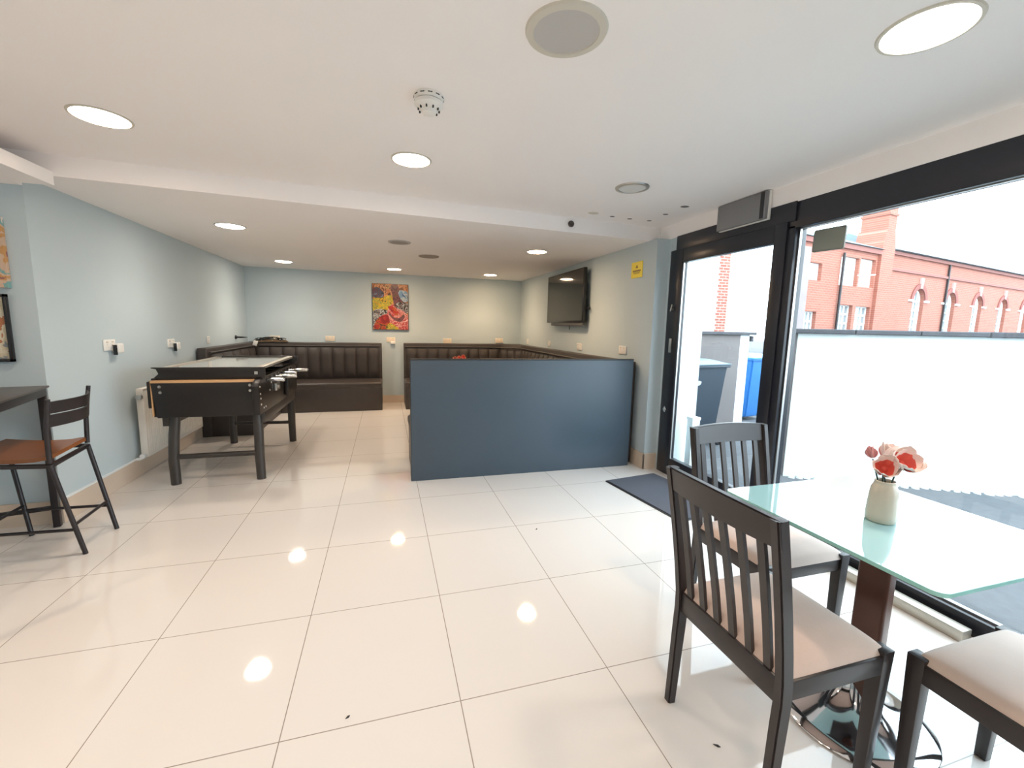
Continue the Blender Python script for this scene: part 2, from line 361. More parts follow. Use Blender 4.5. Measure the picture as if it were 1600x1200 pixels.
# ------------------------------------------------------------------ dining chairs
def chair_proto():
    e = empty('dining_chair')
    W2 = .222
    def ry(z):                                   # rear post line, y as a function of height
        if z < .40: return -.205 + (z/.40)*.02 - .0*(z)
        t = (z-.40)/.52; return -.185 - .085*t**1.25
    # rear posts continue down as rear legs
    for sx in (-1, 1):
        pts = [0,.1,.2,.3,.38,.44,.52,.62,.72,.82,.905]
        m = MB(); tb = bmesh.new(); rings = []
        for z in pts:
            w = .028 if z > .42 else .030; d = .040 if z > .3 else .030 + .010*z/.3
            y = ry(z); cx = sx*(W2-.015)
            rings.append([tb.verts.new((cx+a*w/2, y+b*d/2, z)) for a, b in ((-1,-1),(1,-1),(1,1),(-1,1))])
        for A, B in zip(rings, rings[1:]):
            for k in range(4): tb.faces.new((A[k], A[(k+1)%4], B[(k+1)%4], B[k]))
        tb.faces.new(rings[0][::-1]); tb.faces.new(rings[-1])
        bmesh.ops.recalc_face_normals(tb, faces=tb.faces[:])
        lo = [ed for ed in tb.edges if abs(ed.verts[0].co.z-ed.verts[1].co.z) > .02]
        bmesh.ops.bevel(tb, geom=lo, offset=.004, segments=2, affect='EDGES')
        m._merge(tb); m.build('rear_leg', blackwood, e, 35)
    for sx in (-1, 1):
        m = MB().bar((sx*(W2-.030),.190,.0),(sx*(W2-.022),.188,.455),.030,.030,up=(0,1,0),bev=.003,w2=.044,h2=.044)
        m.build('front_leg', blackwood, e, 35)
    # top rail, curved
    def rail(z0, z1, t, bow):
        tb = bmesh.new(); n = 14; rings = []
        for i in range(n+1):
            x = -W2 + 2*W2*i/n; q = 1-(x/W2)**2; b = -bow*q; cr = .010*q if z1 > .85 else 0
            rings.append([tb.verts.new((x, ry(z0)+b-t/2, z0)), tb.verts.new((x, ry(z0)+b+t/2, z0)), tb.verts.new((x, ry(z1)+b+t/2, z1+cr)), tb.verts.new((x, ry(z1)+b-t/2, z1+cr))])
        for A, B in zip(rings, rings[1:]):
            for k in range(4): tb.faces.new((A[k], B[k], B[(k+1)%4], A[(k+1)%4]))
        tb.faces.new(rings[0]); tb.faces.new(rings[-1][::-1]); bmesh.ops.recalc_face_normals(tb, faces=tb.faces[:])
        ed = [g for g in tb.edges if abs(g.verts[0].co.x-g.verts[1].co.x) > .01]
        bmesh.ops.bevel(tb, geom=ed, offset=.004, segments=2, affect='EDGES')
        return tb
    m = MB(); m._merge(rail(.825,.905,.024,.022)); m.build('top_rail', blackwood, e, 35)
    for k in range(6):
        x = -.222 + .444*(k+1)/7*1.0; q = 1-(x/W2)**2; m = MB()
        zs = [.42,.55,.68,.78,.845]
        tb = bmesh.new(); rings = []
        for z in zs:
            t = (z-.42)/.42; b = -.022*q*t**1.0
            rings.append([tb.verts.new((x+a*.012, ry(z)+b+c*.006, z)) for a, c in ((-1,-1),(1,-1),(1,1),(-1,1))])
        for A, B in zip(rings, rings[1:]):
            for j in range(4): tb.faces.new((A[j], A[(j+1)%4], B[(j+1)%4], B[j]))
        tb.faces.new(rings[0][::-1]); tb.faces.new(rings[-1]); bmesh.ops.recalc_face_normals(tb, faces=tb.faces[:])
        m._merge(tb); m.build('slat', blackwood, e, 35)
    fr = MB()
    fr.box((-W2+.02,-.200,.365), (W2-.02,-.178,.44), .003)
    fr.box((-W2+.03,.178,.385), (W2-.03,.200,.440), .003)
    for sx in (-1, 1): fr.bar((sx*(W2-.013),-.18,.4125),(sx*(W2-.013),.19,.4125),.020,.058,bev=.003)
    fr.build('seat_frame', blackwood, e, 35)
    # cushion
    def top(uu, vv):
        x = (uu-.5)*2; y = (vv-.5)*2
        ex = max(0, 1-abs(x)**7)*max(0, 1-abs(y)**7)
        return Vector((x*(W2-.008), .005+y*.198, .436 + .036*ex**.35 + .008*(1-x*x)*(1-y*y)))
    m = MB().grid(top, 28, 28)
    m.box((-W2+.016,-.185,.43), (W2-.016,.195,.438))
    m.build('seat_cushion', suede, e, 60)
    return e
ch1 = chair_proto(); ch1.location = (1.20,.985,0); ch1.rotation_euler = (0,0,-PI/2)
ch2 = copy_tree(ch1); ch2.location = (1.625,1.41,0); ch2.rotation_euler = (0,0,PI)
ch3 = copy_tree(ch1); ch3.location = (1.665,.545,0); ch3.rotation_euler = (0,0,0)
tag(ch1, 'dark wooden dining chair seen from behind, its slatted back nearest the camera', 'chair', 'dining chairs at the glass table')
tag(ch2, 'dark slat-back dining chair on the far side of the glass table, before the door', 'chair', 'dining chairs at the glass table')
tag(ch3, 'dark dining chair cut off by the right edge, only beige seat and legs showing', 'chair', 'dining chairs at the glass table')

# ------------------------------------------------------------------ glass table
tb_ = empty('dining_table', (1.60,.95,0)); tag(tb_, 'square glass-topped dining table on a chrome disc foot by the window', 'table')
def rrect(x0,x1,y0,y1,rad,n=6):
    out = []
    for cx, cy, a0 in ((x1-rad,y1-rad,0),(x0+rad,y1-rad,90),(x0+rad,y0+rad,180),(x1-rad,y0+rad,270)):
        for k in range(n+1):
            a = math.radians(a0+90*k/n); out.append((cx+rad*math.cos(a), cy+rad*math.sin(a)))
    return out
R4 = rrect(-.345,.345,-.345,.345,.03)
o = MB().prism(R4, .746, .758, .0015).build('glass_top', [gtop_m, gedge_m], tb_)
for p in o.data.polygons:
    if abs(p.normal.z) < .5: p.material_index = 1
MB().box((-.15,-.15,.728), (.15,.15,.746), .004).build('mounting_plate', blackmetal, tb_, 30)
MB().prism(rrect(-.030,.030,-.045,.045,.010), .07, .728, mtx=Matrix.Rotation(math.radians(12),4,'Z')).build('column', brownwood, tb_, 30)
MB().lathe([(0,.012),(.0,.150),(.045,.150),(.052,.13),(.068,.10),(.10,.068),(.15,.040),(.20,.022),(.238,.010),(.242,.004),(.24,0),(0,0)][1:], 72, mtx=Matrix.Translation((.01,.03,0))).build('pedestal_foot', chrome, tb_, 50)
# vase and its flowers
vx, vy, vz = 1.560, .940, .758
vase = MB().lathe([(0,.003),(.036,0),(.041,.004),(.0415,.03),(.040,.06),(.0375,.095),(.035,.112),(.030,.124),(.0275,.130),(.0285,.136),(.0265,.1375),(.0245,.134),(.025,.125),(.030,.105),(.033,.06),(.033,.02),(0,.015)], 48).build('vase', ceramic, None, 60, (vx,vy,vz))
tag(vase, 'cream ceramic vase standing on the glass table top', 'vase')
def bloom(name, base_p, head, direction, size, openness, label, inner, outer, npet=6, vloc=(vx,vy,vz)):
    e = empty(name, vloc); tag(e, label, 'flower', 'artificial magnolias in the vase')
    b = Vector(base_p); h = Vector(head); d = Vector(direction).normalized()
    mid = (b+h)/2 + Vector((0,0,.0)) - d*.006
    pth = [b, b*.5+mid*.5, mid, mid*.4+(h-d*size*.35)*.6, h-d*size*.12]
    MB().tube(pth, .0024, 8).build('stem', stem_m, e, 60)
    MB().lathe([(0,0),(size*.16,size*.02),(size*.20,size*.12),(size*.10,size*.22),(0,size*.25)], 12, Matrix.Translation(h) @ d.to_track_quat('Z','Y').to_matrix().to_4x4()).build('flower_centre', inner, e, 60)
    q = d.to_track_quat('Z','Y').to_matrix().to_4x4()
    T = Matrix.Translation(h) @ q
    for k in range(npet):
        a = 2*PI*k/npet + (.3 if k % 2 else 0); lay = k % 2
        L = size*(1.0 if lay else .92); op = openness*(1.1 if lay else .85); wd = size*.46
        def fn(uu, vv):
            t = vv; s = (uu-.5)*2
            wdt = wd*math.sin(PI*min(1,(t*.86+.08)))**.7
            rad = size*(.10 + op*t**.8*(1-.25*t*t)); zz = L*(t - .12*op*t**4)
            x = rad - .25*wd*s*s*(1-t*.5); y = s*wdt; z = zz + .04*size*math.sin(3*s+k)*t
            v = Matrix.Rotation(a,4,'Z') @ Vector((x, y, z)); return T @ v
        m = MB().grid(fn, 12, 20, thick=.0012)
        ob = m.build('petal', [outer, inner], e, 70)
        for p in ob.data.polygons:
            c = p.center; loc = T.inverted() @ c; rr = math.hypot(loc.x, loc.y)
            inward = (T.inverted().to_3x3() @ p.normal).dot(Vector((loc.x, loc.y, 0)))
            if loc.z < size*.46 and inward < 0: p.material_index = 1
    return e
left = Vector((-math.cos(YAW+.4), math.sin(YAW+.4), 0)); toc = Vector((-vx,-vy,.0)).normalized(); rt = Vector((toc.y, -toc.x, 0))
rt = Vector((.52,-.85,0)).normalized()   # rightwards as seen in the photograph
b0 = Vector((0,0,.11))
bloom('magnolia', b0+rt*.004, rt*-.008+toc*.022+Vector((0,0,.180)), toc*1.0+Vector((0,0,.55))+rt*.15, .053, .72, 'front magnolia bloom, pale petals round a coral centre, lowest in the vase', petal_c, petal_w)
bloom('magnolia', b0+rt*.012, rt*.030+toc*.004+Vector((0,0,.200)), toc*.7+Vector((0,0,.62))+rt*.45, .059, .75, 'right-hand magnolia bloom, widest, pale petals with coral inside', petal_c, petal_w)
bloom('magnolia', b0-rt*.006, rt*-.008-toc*.018+Vector((0,0,.205)), Vector((0,0,1))+rt*.25-toc*.1, .054, .45, 'magnolia bloom at the back of the vase, half open and pinkish', petal_p, petal_w)
bloom('magnolia', b0-rt*.012, rt*-.040+toc*.0+Vector((0,0,.205)), Vector((0,0,1))-rt*.25, .038, .12, 'closed pink magnolia bud, leftmost in the vase', petal_p, petal_p, 5)

# ------------------------------------------------------------------ mat
mt = empty('door_mat', (2.225,2.93,0), math.radians(8)); tag(mt, 'dark grey carpet mat on the tiles inside the shopfront door', 'mat')
MB().prism(rrect(-.27,.27,-.44,.42,.015), .003, .012, .002).build('pile', fabric_mat, mt)
MB().prism(rrect(-.285,.285,-.455,.435,.02), 0, .005, .001).build('rubber_border', darkedge, mt)

# crumbs dropped on the tiles
for i, (x, y, l, a) in enumerate([(0.967,2.593,0.012,0.6),(-0.149,1.427,0.009,0.4),(1.035,0.998,0.012,-0.9)]):
    c = MB().prism([(-l,-.003),(l*.3,-.005),(l,.001),(l*.2,.004)], 0, .003, .0008).build('floor_crumb', darkedge, None, None, (x,y,.0)); c.rotation_euler = (0,0,a)
    tag(c, ['dark leaf-like crumb on the floor tile in front of the blue partition','small dark crumb on the tile at the bottom centre of the floor','thin dark splinter on the tile below the first dining chair'][i], 'crumb', 'crumbs on the floor')

# ------------------------------------------------------------------ booths
def channels(mb, p0, p1, z0, z1, depth, nrm, cw=.185, arc=.018):
    """vertical padded channels between two floor points"""
    p0 = Vector((*p0,0)); p1 = Vector((*p1,0)); L = (p1-p0).length; n = max(1, round(L/cw)); d = (p1-p0)/L; nr = Vector((*nrm,0))
    for k in range(n):
        a0 = k*L/n; w = L/n
        def fn(uu, vv):
            s = (uu-.5)*2; b = (1-abs(s)**3)**.6 if abs(s) < 1 else 0; tz = vv
            e = (1-abs(2*vv-1)**8)**.5
            return p0 + d*(a0+uu*w) + nr*(depth+arc*b*e) + Vector((0,0,z0+(z1-z0)*tz))
        mb.grid(fn, 8, 8)
def cushion(mb, pts_box, bev=.03): mb.box(*pts_box, bev, 4)
# left corner sofa
so = empty('corner_sofa', (-1.6,7.0,0)); tag(so, 'black leather L-shaped corner sofa behind the football table', 'sofa')
so.location = (0,0,0)
bk = MB(); g = BW-.016; xl = LW+.018
bk.box((xl,g-.10,0), (-.06,g,1.045), .012, 3).box((xl,5.70,0), (xl+.10,g,1.045), .012, 3)
bk.build('back_frame', leather, so, 40)
pad = MB(); channels(pad, (-1.95,g-.10), (-.10,g-.10), .47, .965, .012, (0,-1), .185, .03)
pad.build('back_padding', leather, so, 60)
pad = MB(); channels(pad, (xl+.10,5.80), (xl+.10,g-.14), .47, .965, .012, (1,0), .35, .035)
pad.build('back_padding', leather, so, 60)
MB().box((xl+.1,7.0,.36), (-.062,g-.10,.45), .03, 4).box((xl+.10,5.705,.36), (-1.50,7.05,.45), .03, 4).build('seat', leather, so, 60)
MB().box((xl+.05,7.02,.0), (-.062,g-.05,.37), .004).box((xl+.05,5.71,0), (-1.52,7.05,.37), .004).build('seat_base', leather, so, 40)
MB().tube([(-.10,g-.115,.99),(-1.9,g-.115,.99)], .012, 8).tube([(xl+.115,5.75,.99),(xl+.115,g-.15,.99)], .012, 8).build('piping', leather, so, 60)
# right U-shaped booth
sb = empty('booth_sofa', (0,0,0)); tag(sb, 'black leather U-shaped booth seating behind the slate blue partition', 'sofa')
xr = RW-.016
bk = MB(); bk.box((.30,g-.10,0), (xr,g,1.05), .012, 3).box((xr-.10,3.80,0), (xr,g,1.05), .012, 3).box((.20,3.755,0), (xr,3.855,1.045), .012, 3)
bk.prism([(2.02,g-.08),(xr-.08,7.22),(xr-.04,g-.04)], 0, 1.05, .01)
bk.build('back_frame', leather, sb, 40)
pad = MB(); channels(pad, (.34,g-.10), (1.98,g-.10), .47, .955, .010, (0,-1), .185, .03)
channels(pad, (2.02,g-.085), (xr-.085,7.22), .47, .955, .012, (-.7071,-.7071), .19, .03)
pad.build('back_padding', leather, sb, 60)
pad = MB(); channels(pad, (xr-.10,7.20), (xr-.10,4.0), .47, .955, .010, (-1,0), .19, .03); pad.build('back_padding', leather, sb, 60)
pad = MB(); channels(pad, (2.2,3.855), (.24,3.855), .47, .955, .010, (0,1), .19, .03); pad.build('back_padding', leather, sb, 60)
MB().box((.30,7.0,.36), (xr-.09,g-.09,.45), .03, 4).box((1.80,3.86,.36), (xr-.09,7.05,.45), .03, 4).box((.205,3.85,.36), (1.85,4.46,.45), .03, 4).build('seat', leather, sb, 60)
MB().box((.30,7.02,0), (xr-.05,g-.05,.37), .004).box((1.84,3.86,0), (xr-.05,7.05,.37), .004).box((.215,3.85,0), (1.86,4.42,.37), .004).build('seat_base', leather, sb, 40)
MB().tube([(.32,g-.112,.985),(2.0,g-.112,.985),(xr-.115,7.2,.985),(xr-.115,3.95,.985)], .012, 8).build('piping', leather, sb, 60)
# slate blue partition
pt = empty('booth_partition', (1.27,3.71,0), math.atan2(3.69-3.72,2.13)); tag(pt, 'slate blue panel partition closing the booth, facing the open floor', 'partition')
MB().box((-1.068,-.022,0), (1.062,.014,1.066), .002).build('panel', partition_m, pt, 30)
MB().box((-1.070,-.024,1.066), (1.064,.018,1.078), .002).box((-1.072,-.02,0), (-1.066,.03,1.066)).build('edging', darkedge, pt, 30)
# booth table and its flowers
bt = empty('booth_table', (.95,5.7,0)); tag(bt, 'pedestal table inside the booth holding the small coral flowers', 'table')
MB().prism(rrect(-.35,.35,-.35,.35,.03), .72, .745, .003).build('table_top', tabletop_m, bt, 30)
MB().tube([(0,0,.03),(0,0,.72)], .035, 20).build('column', blackmetal, bt, 40)
MB().lathe([(.04,.06),(.06,.04),(.2,.02),(.22,.0),(0,0)], 40).build('pedestal_foot', chrome, bt, 40)
v2 = MB().lathe([(0,0),(.034,0),(.038,.03),(.034,.10),(.025,.13),(.022,.13),(.030,.09),(.030,.02),(0,.01)], 28).build('vase', ceramic, None, 60, (.945,5.7,.745))
tag(v2, 'small cream vase on the booth table behind the blue partition', 'vase')
V2 = (.945,5.7,.745)
r2 = Vector((.985,-.16,0)); c2 = Vector((-.16,-.985,0))
bloom('magnolia', (0,0,.10), r2*-.045+Vector((0,0,.175)), c2+Vector((0,0,.5))-r2*.3, .052, .5, 'leftmost coral flower peeking over the blue partition', petal_c, mat('salmon_petal', (.80,.34,.22), .5), vloc=V2)
bloom('magnolia', (.004,0,.10), r2*.000+c2*.01+Vector((0,0,.18)), c2+Vector((0,0,.7)), .05, .5, 'middle coral flower peeking over the blue partition', petal_c, MATS['salmon_petal'], vloc=V2)
bloom('magnolia', (.008,0,.10), r2*.045+Vector((0,0,.19)), c2+Vector((0,0,.5))+r2*.4, .056, .6, 'right-hand and largest coral flower peeking over the blue partition', petal_c, MATS['salmon_petal'], vloc=V2)
for o in list(COL.objects):
    if o.get('group') == 'artificial magnolias in the vase' and 'peeking' in o['label']: o['group'] = 'coral flowers over the partition'

# ------------------------------------------------------------------ football table
ft = empty('football_table', (0,0,0)); tag(ft, 'black coin-operated football table with chrome rods and round legs', 'football table')
X0, X1, Y0, Y1 = -1.775, -1.02, 3.98, 5.42
# end panels with pine edge
for nm, yy, s in (('end_panel', Y0, 1), ('end_panel', Y1, -1)):
    MB().prism([(-1.745,.585),(-1.045,.585),(-1.02,.865),(-1.775,.865)], yy, yy+s*.03, .002, axis='y').build(nm, gameblack, ft, 30)
MB().box((X0,Y0-.004,.865), (X1,Y0+.05,.886), .002).box((X0-.002,Y0+.003,.60), (X0+.006,Y0+.03,.88), mtx=None).build('pine_edging', pinewood, ft, 30)
MB().prism([(X0+.01,.886),(X0+.01,.90),(X0+.045,.935),(X0+.03,.972),(X0+.0,.978),(X0-.005,.985),(X1+.04,.985),(X1+.04,.886)][::-1], Y0+.035, Y0+.075, .002, axis='y').build('end_rail', gameblack, ft, 30)
MB().box((X0+.02,Y1-.09,.90), (X1+.06,Y1-.05,.985), .003).build('end_rail', gameblack, ft, 30)
body = MB()
body.prism([(3.90,.60),(5.0,.585),(5.45,.60),(5.45,.87),(5.30,.90),(4.02,.90),(3.92,.868),(3.885,.84)], X1-.028, X1+.02, .002, axis='x')
body.build('side_panel', gameblack, ft, 30)
body = MB(); body.prism([(4.0,.59),(5.42,.59),(5.42,.90),(4.0,.90)], X0, X0+.03, .002, axis='x'); body.build('side_panel', gameblack, ft, 30)
MB().box((X0-.035,Y0+.02,.66), (X0,Y0+.17,.875), .008).build('side_box', gameblack, ft, 30)
MB().box((X0+.03,Y0+.03,.592), (X1-.03,Y1-.03,.62)).build('bottom_board', gameblack, ft)
MB().box((X0+.03,Y0+.03,.74), (X1-.03,Y1-.03,.76)).build('play_field', mat('play_field_green', (.04,.10,.06), .5), ft)
MB().box((X0+.05,Y0+.075,.965), (X1-.02,Y1-.09,.972)).build('glass_cover', gameglass, ft)
MB().bar((X0+.045,Y0+.075,.972),(X0+.045,Y1-.09,.972),.05,.014,bev=.003).build('glass_trim', alum, ft, 30)
MB().bar((X1-.015,Y0+.09,.972),(X1-.015,Y1-.09,.972),.055,.022,bev=.003).build('glass_trim', alum, ft, 30)
MB().lathe([(0,0),(.012,0),(.010,.006),(0,.008)], 16, Matrix.Translation((-1.715,Y0,.835)) @ Matrix.Rotation(PI/2,4,'X')).build('bolt', steel, ft, 50)
for x, z in ((-1.712,.79),(-1.085,.84),(-1.085,.795)):
    MB().lathe([(0,0),(.012,0),(.010,.006),(0,.008)], 16, Matrix.Translation((x,Y0,z)) @ Matrix.Rotation(PI/2,4,'X')).build('bolt', steel, ft, 50)
MB().box((-1.055,Y0+.028,.925), (-1.03,Y0+.036,.95), .002).build('lock', steel, ft)
for y, z in ((3.93,.83),(3.935,.77),(3.94,.73),(3.945,.68),(4.02,.64),(4.08,.64),(4.3,.82),(4.24,.76)):
    MB().lathe([(0,0),(.009,0),(.007,.005),(0,.006)], 12, Matrix.Translation((X1+.02,y,z)) @ Matrix.Rotation(PI/2,4,'Y')).build('screw', steel, ft, 50)
MB().box((X1+.02,4.38,.73), (X1+.045,4.52,.80), .006).lathe([(0,0),(.018,0),(.018,.03),(0,.03)], 16, Matrix.Translation((X1+.03,4.44,.765)) @ Matrix.Rotation(PI/2,4,'Y')).build('coin_slide', steel, ft, 40)
MB().box((X1+.02,4.80,.62), (X1+.06,5.20,.79), .01).build('ball_tray', gameblack, ft, 40)
MB().bar((X1-.01,4.06,.55),(X1-.01,5.36,.55),.05,.10,bev=.004).bar((X0+.05,4.06,.55),(X0+.05,5.36,.55),.05,.10,bev=.004).build('apron', gameleg, ft, 30)
ys = [4.15,4.29,4.43,4.57,4.71,4.85,4.99,5.13]
right = {0:.0, 2:.045, 4:-.005, 6:.05}
for k, y in enumerate(ys):
    zz = .862 if k < 7 else .855
    if k in right:
        xe = X1 + .06 + right[k]
        rd = MB().tube([(X0-.02,y,zz),(xe,y,zz)], .008, 10).build('rod', chrome, ft, 60)
        MB().lathe([(0,-.002),(.013,0),(.015,.01),(.0165,.05),(.015,.10),(.017,.115),(.012,.125),(0,.126)], 18, Matrix.Translation((xe-.02,y,zz)) @ Matrix.Rotation(PI/2,4,'Y')).build('handle', chrome, rd, 60)
    else:
        rd = MB().tube([(X0-.015,y,zz),(X1+(.10 if k != 7 else .20),y,zz-.005)], .007, 10).build('rod', steel, ft, 60)
        if k != 7: MB().lathe([(0,-.05),(.013,-.045),(.013,0),(0,.002)], 18, Matrix.Translation((X1+.10,y,zz-.005)) @ Matrix.Rotation(PI/2,4,'Y')).build('handle', blackplastic, rd, 60)
    MB().lathe([(.009,0),(.024,0),(.022,.010),(.009,.012)], 18, Matrix.Translation((X1+.02,y,zz)) @ Matrix.Rotation(PI/2,4,'Y')).build('bearing', blackplastic, rd, 60)
for (xx, yy, sx, sy) in ((-1.697,4.08,-1,-1),(-1.062,4.075,1,-1),(-1.655,5.38,-1,1),(-1.045,5.335,1,1)):
    ox = .035 if sx < 0 else -.005
    MB().tube([(xx+ox, yy-.0, .60), (xx+ox*.35, yy-.0, .42), (xx-.004, yy, .2), (xx,yy,0)], [.036,.038,.038,.036], 20).build('leg', gameleg, ft, 50)
MB().tube([(-1.69,4.075,.235),(-1.08,4.07,.235)], .022, 14).build('stretcher', gameleg, ft, 50)
MB().tube([(-1.67,5.37,.225),(-1.05,5.33,.225)], .018, 14).build('stretcher', gameleg, ft, 50)

# ------------------------------------------------------------------ bar stool and bar table
st = empty('bar_stool', (0,0,0)); tag(st, 'black metal bar stool with tan wooden seat beside the tall table', 'stool')
A, B, C, D = Vector((-1.765,2.865,.575)), Vector((-1.835,3.305,.575)), Vector((-2.27,3.36,.575)), Vector((-2.20,2.93,.575))
ctr = (A+B+C+D)/4
def seatfn(uu, vv):
    p = (A*(1-uu)+B*uu)*(1-vv) + (D*(1-uu)+C*uu)*vv
    return p + Vector((0,0,.012 - .014*math.sin(PI*vv) + (.0 if vv > .1 else .004)))
MB().grid(seatfn, 12, 12, thick=-.022).build('seat', tanwood, st, 50)
frm = MB()
for P, Q in ((A,B),(B,C),(C,D),(D,A)): frm.bar(P-Vector((0,0,.018)), Q-Vector((0,0,.018)), .022,.022, bev=.003)
frm.build('seat_frame', blackmetal, st, 30)
feet = [Vector((-1.698,2.94,0)), Vector((-1.706,3.262,0)), Vector((-2.15,3.275,0)), Vector((-2.14,2.95,0))]
for P, Q in zip((A,B,C,D), feet): MB().tube([P-Vector((0,0,.01)), Q], .0125, 10).build('leg', blackmetal, st, 50)
lv = lambda i, z: (A,B,C,D)[i] + (feet[i]-(A,B,C,D)[i])*(1-z/.575)
for i, j, z in ((0,1,.19),(1,2,.16),(2,3,.19),(3,0,.16)): MB().tube([lv(i,z), lv(j,z)], .009, 10).build('stretcher', blackmetal, st, 50)
TA, TB = Vector((-1.72,2.83,.93)), Vector((-1.80,3.31,.94))
MB().tube([A, A*.5+TA*.5+Vector((-.01,0,0)), TA], [.0125,.0125,.011], 10).build('back_post', blackmetal, st, 50)
MB().tube([B, B*.5+TB*.5+Vector((-.01,0,0)), TB], [.0125,.0125,.011], 10).build('back_post', blackmetal, st, 50)
for z0, z1, nm in ((.850,.915,'backrest_rail'),(.775,.843,'backrest_rail')):
    def bf(uu, vv):
        z = z0+(z1-z0)*vv; t = (z-.575)/.36
        p = (A+(TA-A)*t)*(1-uu) + (B+(TB-B)*t)*uu
        return Vector((p.x + .070*math.sin(PI*uu), p.y, z))
    MB().grid(bf, 14, 3, thick=.008).build(nm, blackmetal, st, 50)
tt = empty('bar_table', (-2.075,3.415,0), math.radians(15)); tag(tt, 'tall table with dark top and black metal legs at the left edge', 'table')
MB().box((-.65,-1.45,.918), (.012,.012,.930), .002).build('table_top', tabletop_m, tt, 30)
MB().box((-.64,-1.44,.868), (.0,.0,.918), .003).build('apron', blackmetal, tt, 30)
for x, y in ((-.018,-.018),(-.62,-.018),(-.018,-1.41),(-.62,-1.41)): MB().box((x-.018,y-.018,0), (x+.018,y+.018,.87), .003).build('leg', blackmetal, tt, 30)
MB().box((-.62,-.035,.12), (-.025,-.015,.145)).build('crossbar', blackmetal, tt); MB().box((-.62,-1.42,.12), (-.025,-1.40,.145)).build('crossbar', blackmetal, tt)
cb = MB().prism(rrect(-.11,.11,-.07,.07,.03), 0, .012, .003).build('serving_board', mat('orange_board', (.45,.16,.06), .5), None, None, (-2.37,3.12,.930)); cb.rotation_euler = (0,0,.3)
tag(cb, 'small orange-brown board lying on the tall table top', 'board')

# ------------------------------------------------------------------ pictures
def ramp_mat(name, cols, scale, dist, seed, contrast=1):
    m = bpy.data.materials.new(name); m.use_nodes = True; t = m.node_tree; b = t.nodes['Principled BSDF']
    tc = t.nodes.new('ShaderNodeTexCoord'); mp = t.nodes.new('ShaderNodeMapping'); mp.inputs['Location'].default_value = (seed, seed*1.7, seed*.3)
    n = t.nodes.new('ShaderNodeTexNoise'); n.inputs['Scale'].default_value = scale; n.inputs['Detail'].default_value = 3; n.inputs['Distortion'].default_value = dist
    cr = t.nodes.new('ShaderNodeValToRGB'); cr.color_ramp.interpolation = 'CONSTANT'
    t.links.new(tc.outputs['Object'], mp.inputs[0]); t.links.new(mp.outputs[0], n.inputs['Vector']); t.links.new(n.outputs['Fac'], cr.inputs[0]); t.links.new(cr.outputs[0], b.inputs['Base Color'])
    el = cr.color_ramp.elements; k = len(cols)
    while len(el) < k: el.new(.5)
    for i, c in enumerate(cols):
        el[i].position = .28 + .44*i/k if i else 0; el[i].color = (*c, 1)
    b.inputs['Roughness'].default_value = .35; return m
ps = empty('abstract_poster', (.095,BW-.022,1.655)); tag(ps, 'colourful abstract canvas hanging on the back wall between the two sofas', 'picture')
MB().box((-.295,-.012,-.385), (.295,.02,.385), .002).build('canvas_edge', darkedge, ps)
# painted fields, each patch of colour its own material on the flat front
yf = -.0135
def blob(pts, m, lift=0):
    mb = MB(); tb = bmesh.new(); vs = [tb.verts.new((-.29+.58*x, yf-lift, .38-.76*y)) for x, y in pts]
    tb.faces.new(vs); mb._merge(tb); return mb, m
def smoothloop(pts, n=5):
    out = []; k = len(pts)
    for i in range(k):
        p0, p1, p2, p3 = [Vector(pts[(i+j-1) % k]) for j in range(4)]
        for q in range(n):
            t = q/n; out.append(tuple(.5*((2*p1)+(p2-p0)*t+(2*p0-5*p1+4*p2-p3)*t*t+(-p0+3*p1-3*p2+p3)*t**3)))
    return [(min(1,max(0,a)), min(1,max(0,b))) for a, b in out]
om = [ramp_mat('paint_ochre', [(.05,.02,.02),(.36,.13,.05),(.48,.24,.12),(.14,.05,.03),(.42,.27,.10)], 8, 2.0, 3),
      ramp_mat('paint_navy', [(.02,.02,.03),(.05,.08,.13),(.10,.05,.07),(.12,.18,.28)], 8, 2.0, 5),
      ramp_mat('paint_yellow', [(.05,.08,.02),(.55,.33,.02),(.22,.26,.05),(.55,.42,.03),(.10,.16,.04)], 9, 2.2, 7),
      ramp_mat('paint_red', [(.20,.015,.015),(.34,.025,.02),(.36,.08,.02),(.07,.03,.02)], 9, .8, 9),
      ramp_mat('paint_pink', [(.22,.05,.05),(.55,.25,.23),(.36,.04,.04),(.66,.45,.42)], 13, 2.0, 11),
      ramp_mat('paint_grey', [(.08,.08,.10),(.35,.37,.38),(.03,.03,.03),(.20,.16,.17)], 12, 2.2, 13),
      ramp_mat('paint_blue', [(.05,.10,.22),(.14,.26,.42),(.35,.42,.48),(.03,.05,.08)], 9, 2.0, 15),
      ramp_mat('paint_plum', [(.06,.02,.03),(.14,.05,.06),(.10,.06,.04)], 14, 1.0, 17)]
